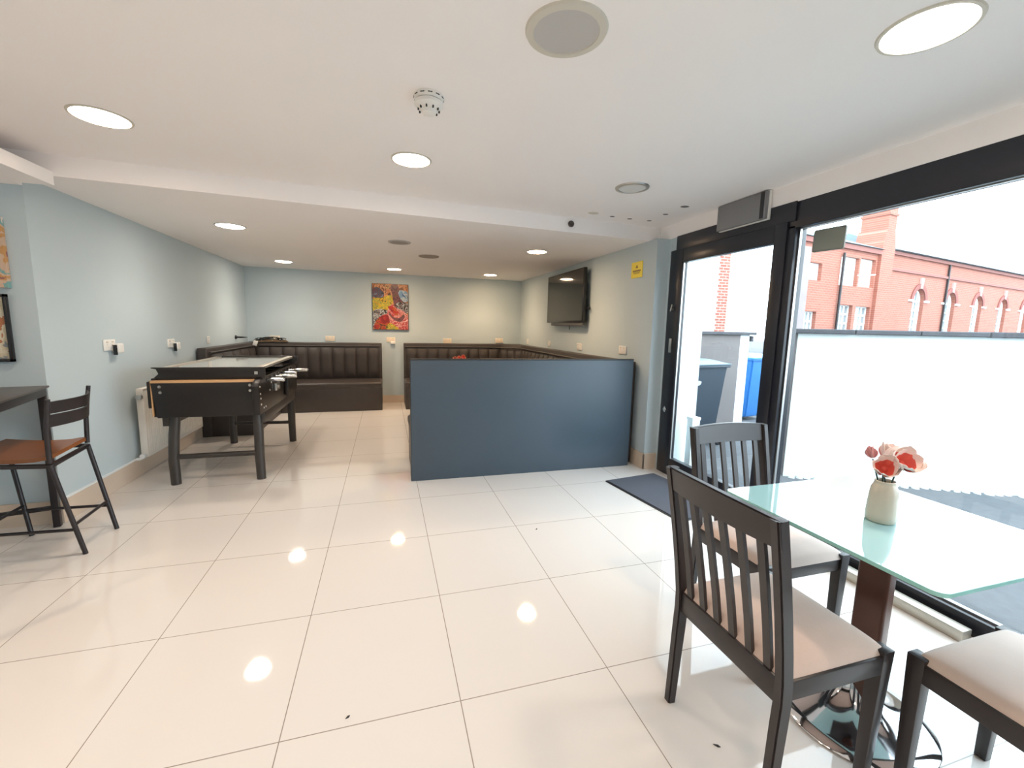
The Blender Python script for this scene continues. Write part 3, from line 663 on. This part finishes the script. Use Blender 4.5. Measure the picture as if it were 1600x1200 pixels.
fields = [([(0,0),(1,0),(1,1),(0,1)], 0, 0, False),
 ([(.0,.12),(.16,.08),(.32,.2),(.26,.30),(.0,.28)], 1, .0004, True),
 ([(.0,.34),(.25,.30),(.5,.24),(.60,.33),(.52,.45),(.40,.56),(.0,.60)], 2, .0005, True),
 ([(.0,.60),(.35,.56),(.42,.66),(.2,.78),(.0,.95)], 5, .0006, True),
 ([(.52,.02),(.70,.0),(.78,.25),(.95,.45),(.99,.62),(.8,.60),(.62,.48),(.55,.25)], 7, .0007, True),
 ([(.72,.14),(.97,.16),(.99,.36),(.82,.36)], 6, .0010, True),
 ([(.70,.40),(.99,.42),(.99,.62),(.86,.60),(.66,.50)], 5, .0011, True),
 ([(.40,.62),(.52,.44),(.66,.52),(.85,.58),(.99,.70),(.99,.99),(.70,.98),(.50,.86),(.42,.72)], 4, .0012, True),
 ([(.42,.50),(.55,.48),(.70,.60),(.70,.68),(.60,.66),(.50,.58)], 3, .0015, True),
 ([(.46,.62),(.58,.72),(.74,.74),(.86,.66),(.90,.70),(.80,.82),(.62,.80),(.48,.70)], 7, .0016, True),
 ([(.04,.98),(.10,.80),(.28,.68),(.42,.68),(.46,.84),(.40,.98)], 3, .0017, True),
 ([(.36,.98),(.46,.86),(.60,.90),(.72,.99)], 2, .0018, True)]
cm = MB(); allm = []
for pts, mi, lift, sm in fields:
    tbm = bmesh.new(); vs = [tbm.verts.new((-.29+.58*x, yf-lift, .38-.76*y)) for x, y in (smoothloop(pts) if sm else pts)]
    tbm.faces.new(vs); cm._merge(tbm, None, mi)
cm.build('painted_front', om, ps)
p1 = empty('framed_painting', (-2.437,3.436,1.29)); tag(p1, 'black-framed painting low on the wall above the tall table', 'picture')
fm = MB(); w, h = .22, .207
for a, b in (((-w,-.0,-h),(w,-.022,-h+.018)),((-w,0,h-.018),(w,-.022,h)),((-w,0,-h),(-w+.018,-.022,h)),((w-.018,0,-h),(w,-.022,h))): fm.box(a,b,.002)
fm.build('frame', blackplastic, p1, 30)
MB().box((-w+.015,-.004,-h+.015),(w-.015,.010,h-.015)).build('artwork', ramp_mat('landscape_paint', [(.10,.11,.12),(.25,.27,.27),(.60,.52,.36),(.66,.60,.46),(.45,.17,.07)], 9, 1.0, 21), p1)
p2 = MB().box((-.22,-.014,-.20),(.22,.010,.22),.001).build('canvas_print', ramp_mat('orange_teal_paint', [(.30,.12,.12),(.55,.28,.10),(.60,.42,.30),(.20,.38,.36),(.75,.65,.58)], 9, .9, 25), None, None, (-2.42,3.438,1.735))
tag(p2, 'frameless orange and teal canvas above the black-framed painting', 'picture')

# ------------------------------------------------------------------ television, sign
tv = empty('television', (2.345,5.475,1.772), 0); tag(tv, 'black flat-screen television bracketed to the right wall', 'television')
ang = -.012
TR = Matrix.Rotation(ang,4,'Z') @ Matrix.Rotation(math.radians(0),4,'Y')
MB().box((-.012,-.625,-.333), (.03,.625,.333), .006, mtx=TR).build('casing', blackplastic, tv, 30)
MB().box((-.0135,-.607,-.308), (-.0115,.607,.316), mtx=TR).build('screen', tvscreen, tv)
MB().box((.0,-.60,-.375), (.035,.48,-.328), .004, mtx=TR).build('bottom_bracket', mat('tv_back_grey', (.10,.10,.10), .5), tv, 30)
MB().box((.03,-.15,-.12), (RW-2.345-.002,.15,.12), .005).build('wall_bracket', blackmetal, tv, 30)
MB().tube([(.05,-.05,-.33),(.06,-.06,-.38),(.062,-.06,-.43)], .004, 8).build('cable', blackplastic, tv, 60)
MB().lathe([(0,0),(.02,0),(.02,.03),(0,.03)], 16, mtx=Matrix.Translation((.045,-.635,-.16)) @ Matrix.Rotation(PI/2,4,'X')).build('cable_clip', blackplastic, tv, 60)
sg = empty('warning_sign', (RW-.002,3.862,1.958)); tag(sg, 'small yellow warning sign on the wall near the door', 'sign')
MB().box((-.004,-.098,-.078), (.001,.098,.078), .001).build('plate', yellow, sg)
pr_ = MB().box((-.0055,-.07,-.018),(-.004,.07,-.003)).box((-.0055,-.06,-.030),(-.004,.06,-.024)).box((-.0055,-.05,-.040),(-.004,.05,-.036))
pr_.prism([(-.022,.018),(.022,.018),(0,.050)], -.0055, -.004, axis='x'); pr_.build('print', yellowdark, sg)

# ------------------------------------------------------------------ sockets
SG = 'white socket plates along the walls'
def socket(x, y, z, side, label, w=.146, plug=None):
    rz = {'back':0, 'left':PI/2, 'right':-PI/2}[side]
    e = empty('wall_socket', (x,y,z), rz); tag(e, label, 'socket', SG)
    MB().box((-w/2,-.010,-.043),(w/2,0,.043),.003).build('face_plate', whiteplastic if side != 'back' else cream_plastic, e, 30)
    s = MB()
    for cx in ((-.035,.035) if w > .1 else (0,)):
        s.box((cx-.011,-.0135,.018),(cx+.011,-.009,.030)).box((cx-.003,-.0108,-.002),(cx+.003,-.0098,.008)).box((cx-.014,-.0108,-.016),(cx-.006,-.0098,-.012)).box((cx+.006,-.0108,-.016),(cx+.014,-.0098,-.012))
    s.build('switch_and_holes', spk_ring, e)
    return e
socket(LW+.001,4.13,1.155,'left','white double socket on the left wall nearest the camera, charger plugged in')
socket(LW+.001,5.144,1.126,'left','white double socket on the left wall above the football table, with charger')
socket(LW+.001,6.10,1.128,'left','plain single socket on the left wall above the corner sofa end',.086)
socket(-1.70,BW,1.10,'back','socket behind the cable heap, left on the back wall')
socket(-.879,BW,1.107,'back','cream double socket over the left sofa, right of the cable heap')
socket(.09,BW,1.10,'back','socket under the abstract poster, with adapter plugged in')
socket(1.064,BW,1.09,'back','cream socket over the booth back, right of the poster')
socket(2.02,BW,1.105,'back','cream socket over the booth back in the far right corner')
socket(RW-.001,7.23,1.11,'right','farthest socket on the right wall, beside the corner',.086)
socket(RW-.001,6.177,1.12,'right','second socket on the right wall from the corner, left of the television',.086)
socket(RW-.001,5.11,1.13,'right','socket on the right wall below the television')
socket(RW-.001,4.043,1.146,'right','socket on the right wall under the yellow sign')
def charger(x, y, z, side, label, s=1.0):
    rz = {'back':0, 'left':PI/2}[side]
    e = empty('plug_charger', (x,y,z), rz); tag(e, label, 'charger', 'plug-in chargers')
    MB().box((-.03*s,-.055,-.045),(.03*s,-.011,.03),.010,3).build('body', whiteplastic, e, 40)
    MB().box((-.034*s,-.045,-.060),(-.027*s,-.018,.02),.003).build('dark_side', blackplastic, e, 40)
    return e
charger(LW,4.19,1.135,'left','white charger with dark side in the left wall socket nearest the camera',1.3)
charger(LW,5.20,1.105,'left','white charger with dark side in the left wall socket above the football table',1.1)
ad = MB().box((-.045,-.05,-.05),(.035,-.011,.0),.012,3).build('plug_adapter', whiteplastic, None, 40, (.13,BW,1.075)); tag(ad, 'white plug adapter in the socket below the abstract poster', 'adapter')

# hook on the left wall, cable heap with white tag on the sofa back
hk = MB().lathe([(0,0),(.028,.002),(.026,.014),(.012,.03),(.012,.08),(.004,.15),(0,.16)], 16, Matrix.Translation((LW,7.12,1.13)) @ Matrix.Rotation(PI/2,4,'Y')).build('coat_hook', blackplastic, None, 50)
tag(hk, 'black pointed hook sticking out of the left wall over the corner sofa', 'hook')
hp = empty('cable_heap', (-1.72,BW-.075,1.045)); tag(hp, 'tangled brown and black cable heap on top of the corner sofa back', 'cables')
def cloth(uu, vv):
    x = (uu-.5)*.46; y = (vv-.5)*.11; e = math.sin(PI*uu)**.6*math.sin(PI*vv)**.5
    return Vector((x, y, .002 + e*(.035+.028*math.sin(9*uu+2)*math.cos(7*vv)+.015*math.sin(23*uu))))
MB().grid(cloth, 30, 12).build('cloth', mat('brown_cloth', (.10,.065,.035), .9, noise=.4, nscale=30), hp, 60)
for k in range(5):
    pts = []; a0 = random.uniform(0,6)
    for i in range(26):
        t = i/25; pts.append((-.26+.44*t+.03*math.sin(9*t+a0), .035*math.sin(7*t+a0*2), .035+.022*math.sin(11*t+a0)+.02*math.sin(PI*t)))
    MB().tube(pts, .006, 6).build('cable', blackplastic, hp, 60)
wp = MB().box((-.03,-.012,-.04),(.03,.012,.04),.006,2,Matrix.Rotation(.35,4,'Y')).build('hanging_plug', whiteplastic, None, 40, (-1.93,7.48,1.03)); tag(wp, 'small white plug hanging in front of the corner sofa back below the cable heap', 'plug')
MB().tube([(0,0,.035),(.0,.012,.05),(.02,.035,.055)], .005, 6).build('cord', blackplastic, wp, 60)

# ------------------------------------------------------------------ radiator
rd = empty('radiator', (LW,0,0)); tag(rd, 'white panel radiator on the left wall behind the football table', 'radiator')
pn = MB().box((.055,4.37,.165),(.085,5.55,.765),.008,3)
for k in range(34): pn.box((.085,4.40+k*.033,.20),(.089,4.416+k*.033,.73),.0018,1)
pn.build('front_panel', radwhite, rd, 30)
MB().box((.035,4.365,.17),(.088,4.375,.76),.003).build('end_cover', radwhite, rd, 30)
MB().box((.035,4.37,.755),(.088,5.55,.77),.003).build('top_grille', radwhite, rd, 30)
MB().box((.002,4.5,.3),(.04,4.54,.7)).box((.002,5.3,.3),(.04,5.34,.7)).build('bracket', radwhite, rd)
MB().lathe([(0,0),(.022,0),(.022,.03),(0,.034)], 18, Matrix.Translation((.065,4.365,.70)) @ Matrix.Rotation(PI/2,4,'X')).build('bleed_valve', steel, rd, 40)
MB().tube([(.065,4.40,.18),(.062,4.34,.17),(.045,4.315,.165),(.02,4.31,.165)], .011, 10).tube([(.065,4.35,.19),(.065,4.31,.19)], .020, 14).build('valve_pipe', caulk_m, rd, 50)

# ------------------------------------------------------------------ outdoors
struct('ground', MB().box((2.66,-8,-.14), (60,60,-.02)), asphalt)
yw = empty('yard_wall', (3.70,3.10,-.02), math.atan2(2.405-3.092,4.967-3.705)); tag(yw, 'long white rendered yard wall with slate coping outside the window', 'wall'); tag(yw, kind='structure')
MB().box((0,0,0),(12,.20,1.385)).build('rendered_face', render_white, yw)
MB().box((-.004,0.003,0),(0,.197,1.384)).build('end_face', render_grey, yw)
cp = MB()
for k in range(24): cp.box((-.06+k*.505,-.05,1.385+random.uniform(-.002,.002)),(-.06+k*.505+.5,.26,1.432+random.uniform(-.005,.004)),.006,1)
cp.build('coping', coping_m, yw)
rub = MB()
for k in range(90): rub.lathe([(0,-.01),(.03,0),(.022,.018),(0,.026)], 7, Matrix.Translation((.05+k*.08+random.uniform(-.02,.02),-.02+random.uniform(-.02,.015),0)) @ Matrix.Rotation(random.uniform(0,3),4,'Z') @ Matrix.Scale(random.uniform(.5,1.5),4,(1,0,0)))
ob = rub.build('mortar_crumbs', render_white, yw); ob['kind'] = 'stuff'
bwl = empty('back_yard_wall', (4.1,5.0,-.02)); tag(bwl, 'grey-brown rendered yard wall with white end behind the wheelie bin', 'wall'); tag(bwl, kind='structure')
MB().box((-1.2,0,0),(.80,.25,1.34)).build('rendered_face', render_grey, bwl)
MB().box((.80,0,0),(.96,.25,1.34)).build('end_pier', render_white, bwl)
MB().box((-1.2,-.05,1.34),(1.04,.30,1.385),.008).build('coping', coping_m, bwl)
MB().box((.98,-.02,1.25),(1.02,.06,1.33),.008).build('pipe_end', coping_m, bwl)
struct('wall_outer_corner', MB().box((GX+.06,3.70,-.02),(3.13,3.84,3.4)), render_white)
pp = MB().box((-.045,-.04,0),(.045,.04,.50),.004).box((-.05,-.045,.50),(.05,.045,.53),.004).build('white_post', mat('post_white', (.82,.84,.83), .6), None, 30, (2.96,3.52,-.02)); tag(pp, 'short white post standing just outside the door glass', 'post')
def wheelie(name, x, y, rz, m1, m2, label, s=1.0):
    e = empty(name, (x,y,-.02), rz); tag(e, label, 'bin'); e.scale = (s,s,s)
    t = bmesh.new(); rings = []
    for z, w, d in ((.06,.22,.25),(.10,.235,.27),(.90,.28,.34),(.98,.29,.35)):
        rings.append([t.verts.new((a*w,b*d,z)) for a, b in ((-1,-1),(1,-1),(1,1),(-1,1))])
    for A_, B_ in zip(rings, rings[1:]):
        for k in range(4): t.faces.new((A_[k],A_[(k+1)%4],B_[(k+1)%4],B_[k]))
    t.faces.new(rings[0][::-1]); t.faces.new(rings[-1]); bmesh.ops.recalc_face_normals(t, faces=t.faces[:])
    bmesh.ops.bevel(t, geom=t.edges[:], offset=.02, segments=2, affect='EDGES')
    m = MB(); m._merge(t); m.build('body', m1, e, 35)
    MB().box((-.305,-.37,.955),(.305,.37,.985),.008).build('rim', m1, e, 30)
    def lid(uu, vv):
        a = (uu-.5)*2; b = (vv-.5)*2; return Vector((a*.31, b*.38, 1.0+.055*(1-abs(a)**3)*(1-abs(b)**4)))
    MB().grid(lid, 12, 12).box((-.31,-.38,.985),(.31,.38,1.002),.006).build('lid', m2, e, 40)
    MB().tube([(-.24,.40,.98),(.24,.40,.98)], .016, 10).box((.22,.33,.95),(.26,.42,1.0),.006).box((-.26,.33,.95),(-.22,.42,1.0),.006).build('handle', m1, e, 40)
    for sx in (-1,1): MB().tube([(sx*.25,.30,.10),(sx*.29,.30,.10)], .10, 24).build('wheel', blackplastic, e, 40)
    return e
b1 = wheelie('wheelie_bin', 3.58,4.42, math.radians(-80), bingrey, binlid, 'dark grey wheelie bin outside the glass door')
MB().lathe([(0,0),(.05,0),(.048,.006),(0,.008)], 20, Matrix.Translation((-.255,-.13,.80)) @ Matrix.Rotation(PI/2,4,'X')).build('round_sticker', steel, b1) if False else None
MB().lathe([(0,0),(.05,0),(.048,.006),(0,.008)], 20, Matrix.Translation((.268,-.13,.80)) @ Matrix.Rotation(math.radians(86),4,'Y')).build('round_sticker', mat('pale_sticker', (.5,.55,.58), .5), b1)
wheelie('wheelie_bin', 5.55,5.55, math.radians(10), binblue, mat('blue_lid', (.10,.42,.72), .4), 'bright blue wheelie bin standing beyond the wall end')
# house with brick quoin far behind the door
gh = empty('gable_house', (9.75,11.0,-.02)); tag(gh, 'pale rendered house with a red brick corner seen through the door', 'building')
MB().box((-6.0,0,0),(-.01,6,6.5)).build('rendered_wall', render_white, gh)
MB().box((-.01,-.03,0),(.37,6,6.4)).build('brick_corner', brick_m2, gh)
MB().prism([(-6.2,6.5),(.6,6.5),(-2.8,9.2)], -.3, 6.3, axis='y').build('roof', slate, gh)

# red brick hall: local x along the facade, local -y towards the shop, origin on the ground
YB = math.radians(90-80)
hall = empty('brick_hall', (28.513,17.84,-.02), YB); tag(hall, 'long red brick hall with arched windows and slate roof across the road', 'building')
def bwall(name, x0, x1, y0, z1, depth=6, m=brick_m):
    return MB().box((x0,y0,0),(x1,y0+depth,z1)).build(name, m, hall)
# main wing wall with real arched openings cut as insets: build a facade sheet with reveals
def arch_pts(cx, hw, zs, z0, n=14, sgn=1):
    pts = [(cx-hw,z0)] ; pts += [(cx-hw*math.cos(PI*k/n), zs+hw*math.sin(PI*k/n)) for k in range(n+1)]; pts += [(cx+hw,z0)]
    return pts
ARC = [2.42, 6.75, 11.05, 15.5, 19.9, 24.3, 28.7]; HW = .72; ZS = 3.45; ZB = .9
fac = MB(); tbm = bmesh.new()
X0w, X1w, ZT = -1.9, 31.5, 6.05
def quad(a, b, c, d): tbm.faces.new([tbm.verts.new(p) for p in (a,b,c,d)])
xs = [X0w] + sum([[c-HW, c+HW] for c in ARC], []) + [X1w]
for i in range(0, len(xs), 2): quad((xs[i],0,0),(xs[i+1],0,0),(xs[i+1],0,ZT),(xs[i],0,ZT))
for c in ARC:
    quad((c-HW,0,0),(c+HW,0,0),(c+HW,0,ZB),(c-HW,0,ZB))
    P = arch_pts(c, HW, ZS, ZB)[1:-1]
    for p, q in zip(P, P[1:]):
        quad((p[0],0,p[1]),(q[0],0,q[1]),(q[0],0,ZT),(p[0],0,ZT))
        quad((p[0],0,p[1]),(q[0],0,q[1]),(q[0],.28,q[1]),(p[0],.28,p[1]))
    for sx in (-1,1): quad((c+sx*HW,0,ZB),(c+sx*HW,0,ZS),(c+sx*HW,.28,ZS),(c+sx*HW,.28,ZB))
    quad((c-HW,0,ZB),(c+HW,0,ZB),(c+HW,.28,ZB),(c-HW,.28,ZB))
quad((X0w,0,ZT),(X1w,0,ZT),(X1w,4,ZT),(X0w,4,ZT)); quad((X1w,0,0),(X1w,4,0),(X1w,4,ZT),(X1w,0,ZT)); quad((X0w,4,0),(X0w,4,ZT),(X1w,4,ZT),(X1w,4,0)); quad((X0w,0,0),(X0w,0,ZT),(X0w,4,ZT),(X0w,4,0))
fac._merge(tbm); fac.build('main_wall', brick_m, hall)
for c in ARC:
    wn = MB()
    tb2 = bmesh.new(); P = arch_pts(c, HW, ZS, ZB); tb2.faces.new([tb2.verts.new((p[0],.26,p[1])) for p in P]); wn._merge(tb2)
    wo_ = wn.build('arched_window', winpane, hall)
    gb = MB()
    for k in range(-1,2): gb.box((c+k*.36-.035,.21,ZB),(c+k*.36+.035,.25,ZS+math.sqrt(max(0,HW*HW-(k*.36)**2))-.02))
    for zz in (ZB+.04,1.4,1.9,2.4,2.9,ZS): gb.box((c-HW,.21,zz-.04),(c+HW,.25,zz+.04))
    Pa = arch_pts(c, HW-.05, ZS, ZB)
    gb.tube([(p[0],.23,p[1]) for p in Pa], .06, 6)
    gb.box((c-HW,.235,ZS),(c+HW,.25,ZS+.5)) if False else None
    gb.build('glazing_bars', winwhite, wo_)
    am = MB()
    n = 16
    for k in range(n):
        a0, a1 = PI*k/n, PI*(k+1)/n
        pts = [(c-math.cos(a)*rr, ZS+math.sin(a)*rr) for a, rr in ((a0,HW+.02),(a1,HW+.02),(a1,HW+.30),(a0,HW+.30))]
        am.prism(pts, -.06, .0, axis='y')
    am.build('brick_arch', mat('dark_brick', (.27,.085,.07), .8), hall)
    MB().box((c-HW-.55,-.08,ZS-.06),(c-HW+.0,0,ZS+.06)).box((c+HW,-.08,ZS-.06),(c+HW+.55,0,ZS+.06)).build('stone_impost', winwhite, hall)
    MB().prism([(c-.10,ZS+HW+.02),(c+.10,ZS+HW+.02),(c+.16,ZS+HW+.62),(c-.16,ZS+HW+.62)], -.10, 0, axis='y').build('keystone', mat('pale_stone', (.62,.50,.46), .8), hall)
MB().box((X0w,-.10,4.98),(X1w,0,5.12)).box((X0w,-.14,5.84),(X1w,0,6.02)).build('string_course', mat('brick_band', (.30,.12,.10), .8), hall)
MB().prism([(-.35,6.05),(4.3,6.05),(2.2,7.35)], X0w+.3, X1w, axis='x').build('roof', slate, hall)
MB().tube([(5.75,-.08,0),(5.75,-.08,6.0)], .06, 8).build('drain_pipe', blackmetal, hall, 50)
MB().tube([(-6.68,-.30,0),(-6.68,-.30,5.4)], .06, 8).build('drain_pipe', blackmetal, hall, 50)
# chimney pier
MB().box((-3.25,-.35,0),(-1.95,1.2,6.1)).prism([(-3.25,6.1),(-1.95,6.1),(-2.15,7.0),(-3.0,7.0)],-.35,1.0,axis='y').box((-3.0,-.35,7.0),(-2.15,.9,9.4)).box((-3.06,-.41,7.7),(-2.09,.96,7.82)).build('chimney_stack', brick_m, hall)
# left wing, with rectangular openings
tbm = bmesh.new(); RECT = [(-9.42,-8.30,3.93,4.75),(-6.72,-5.05,3.85,5.28),(-4.90,-3.42,3.88,5.32),(-9.36,-8.35,1.0,2.45),(-6.55,-5.15,1.0,2.88),(-4.85,-3.42,1.0,2.86)]
WX0, WX1, WZ = -10.1, -3.25, 5.85
gx = sorted({WX0,WX1} | {a for rr in RECT for a in rr[:2]}); gz = sorted({0,WZ} | {a for rr in RECT for a in rr[2:]})
for i in range(len(gx)-1):
    for j in range(len(gz)-1):
        mx_, mz_ = (gx[i]+gx[i+1])/2, (gz[j]+gz[j+1])/2
        if any(a < mx_ < b and c < mz_ < d for a, b, c, d in RECT): continue
        quad((gx[i],-.2,gz[j]),(gx[i+1],-.2,gz[j]),(gx[i+1],-.2,gz[j+1]),(gx[i],-.2,gz[j+1]))
for a, b, c, d in RECT:
    for p, q in (((a,c),(b,c)),((b,c),(b,d)),((b,d),(a,d)),((a,d),(a,c))): quad((p[0],-.2,p[1]),(q[0],-.2,q[1]),(q[0],.05,q[1]),(p[0],.05,p[1]))
BX0, BY0 = WX0+7.0, 4.0
quad((WX0,-.2,WZ),(WX1,-.2,WZ),(WX1,BY0,WZ),(BX0,BY0,WZ)); quad((WX0,-.2,0),(WX0,-.2,WZ),(BX0,BY0,WZ),(BX0,BY0,0)); quad((BX0,BY0,0),(BX0,BY0,WZ),(WX1,BY0,WZ),(WX1,BY0,0))
m = MB(); m._merge(tbm); m.build('wing_wall', brick_m, hall)
for i, (a, b, c, d) in enumerate(RECT):
    wo_ = MB().box((a,.02,c),(b,.05,d)).build('sash_window', winpane if i > 2 else winwhite, hall)
    gb = MB(); nx, nz = 3, max(2, round((d-c)/.5))
    for k in range(nx+1): x = a+(b-a)*k/nx; gb.box((x-.05,-.03,c),(x+.05,.02,d))
    for k in range(nz+1): z = c+(d-c)*k/nz; gb.box((a,-.03,z-.05),(b,.02,z+.05))
    gb.build('glazing_bars', winwhite, wo_)
MB().box((WX0-.1,-.35,5.62),(WX1,-.2,5.85)).build('eaves_band', MATS['brick_band'], hall)
MB().box((WX0-.05,-.30,0),(WX0+.62,.0,5.4)).build('stone_pier', stone_grey, hall)
tbm = bmesh.new()
quad((WX0-.15,-.45,5.87),(WX1+.1,-.45,5.87),(WX1+.1,1.9,6.85),(WX0+3.6,1.9,6.85)); quad((BX0-.1,BY0+.3,5.87),(WX1+.1,BY0+.3,5.87),(WX1+.1,1.9,6.85),(WX0+3.6,1.9,6.85))
tbm.faces.new([tbm.verts.new(p) for p in ((WX0-.15,-.45,5.87),(WX0+3.6,1.9,6.85),(BX0-.1,BY0+.3,5.87))]); quad((WX0-.15,-.45,5.87),(WX1+.1,-.45,5.87),(WX1+.1,BY0+.3,5.87),(BX0-.1,BY0+.3,5.87))
m = MB(); m._merge(tbm); m.build('roof', slate, hall)
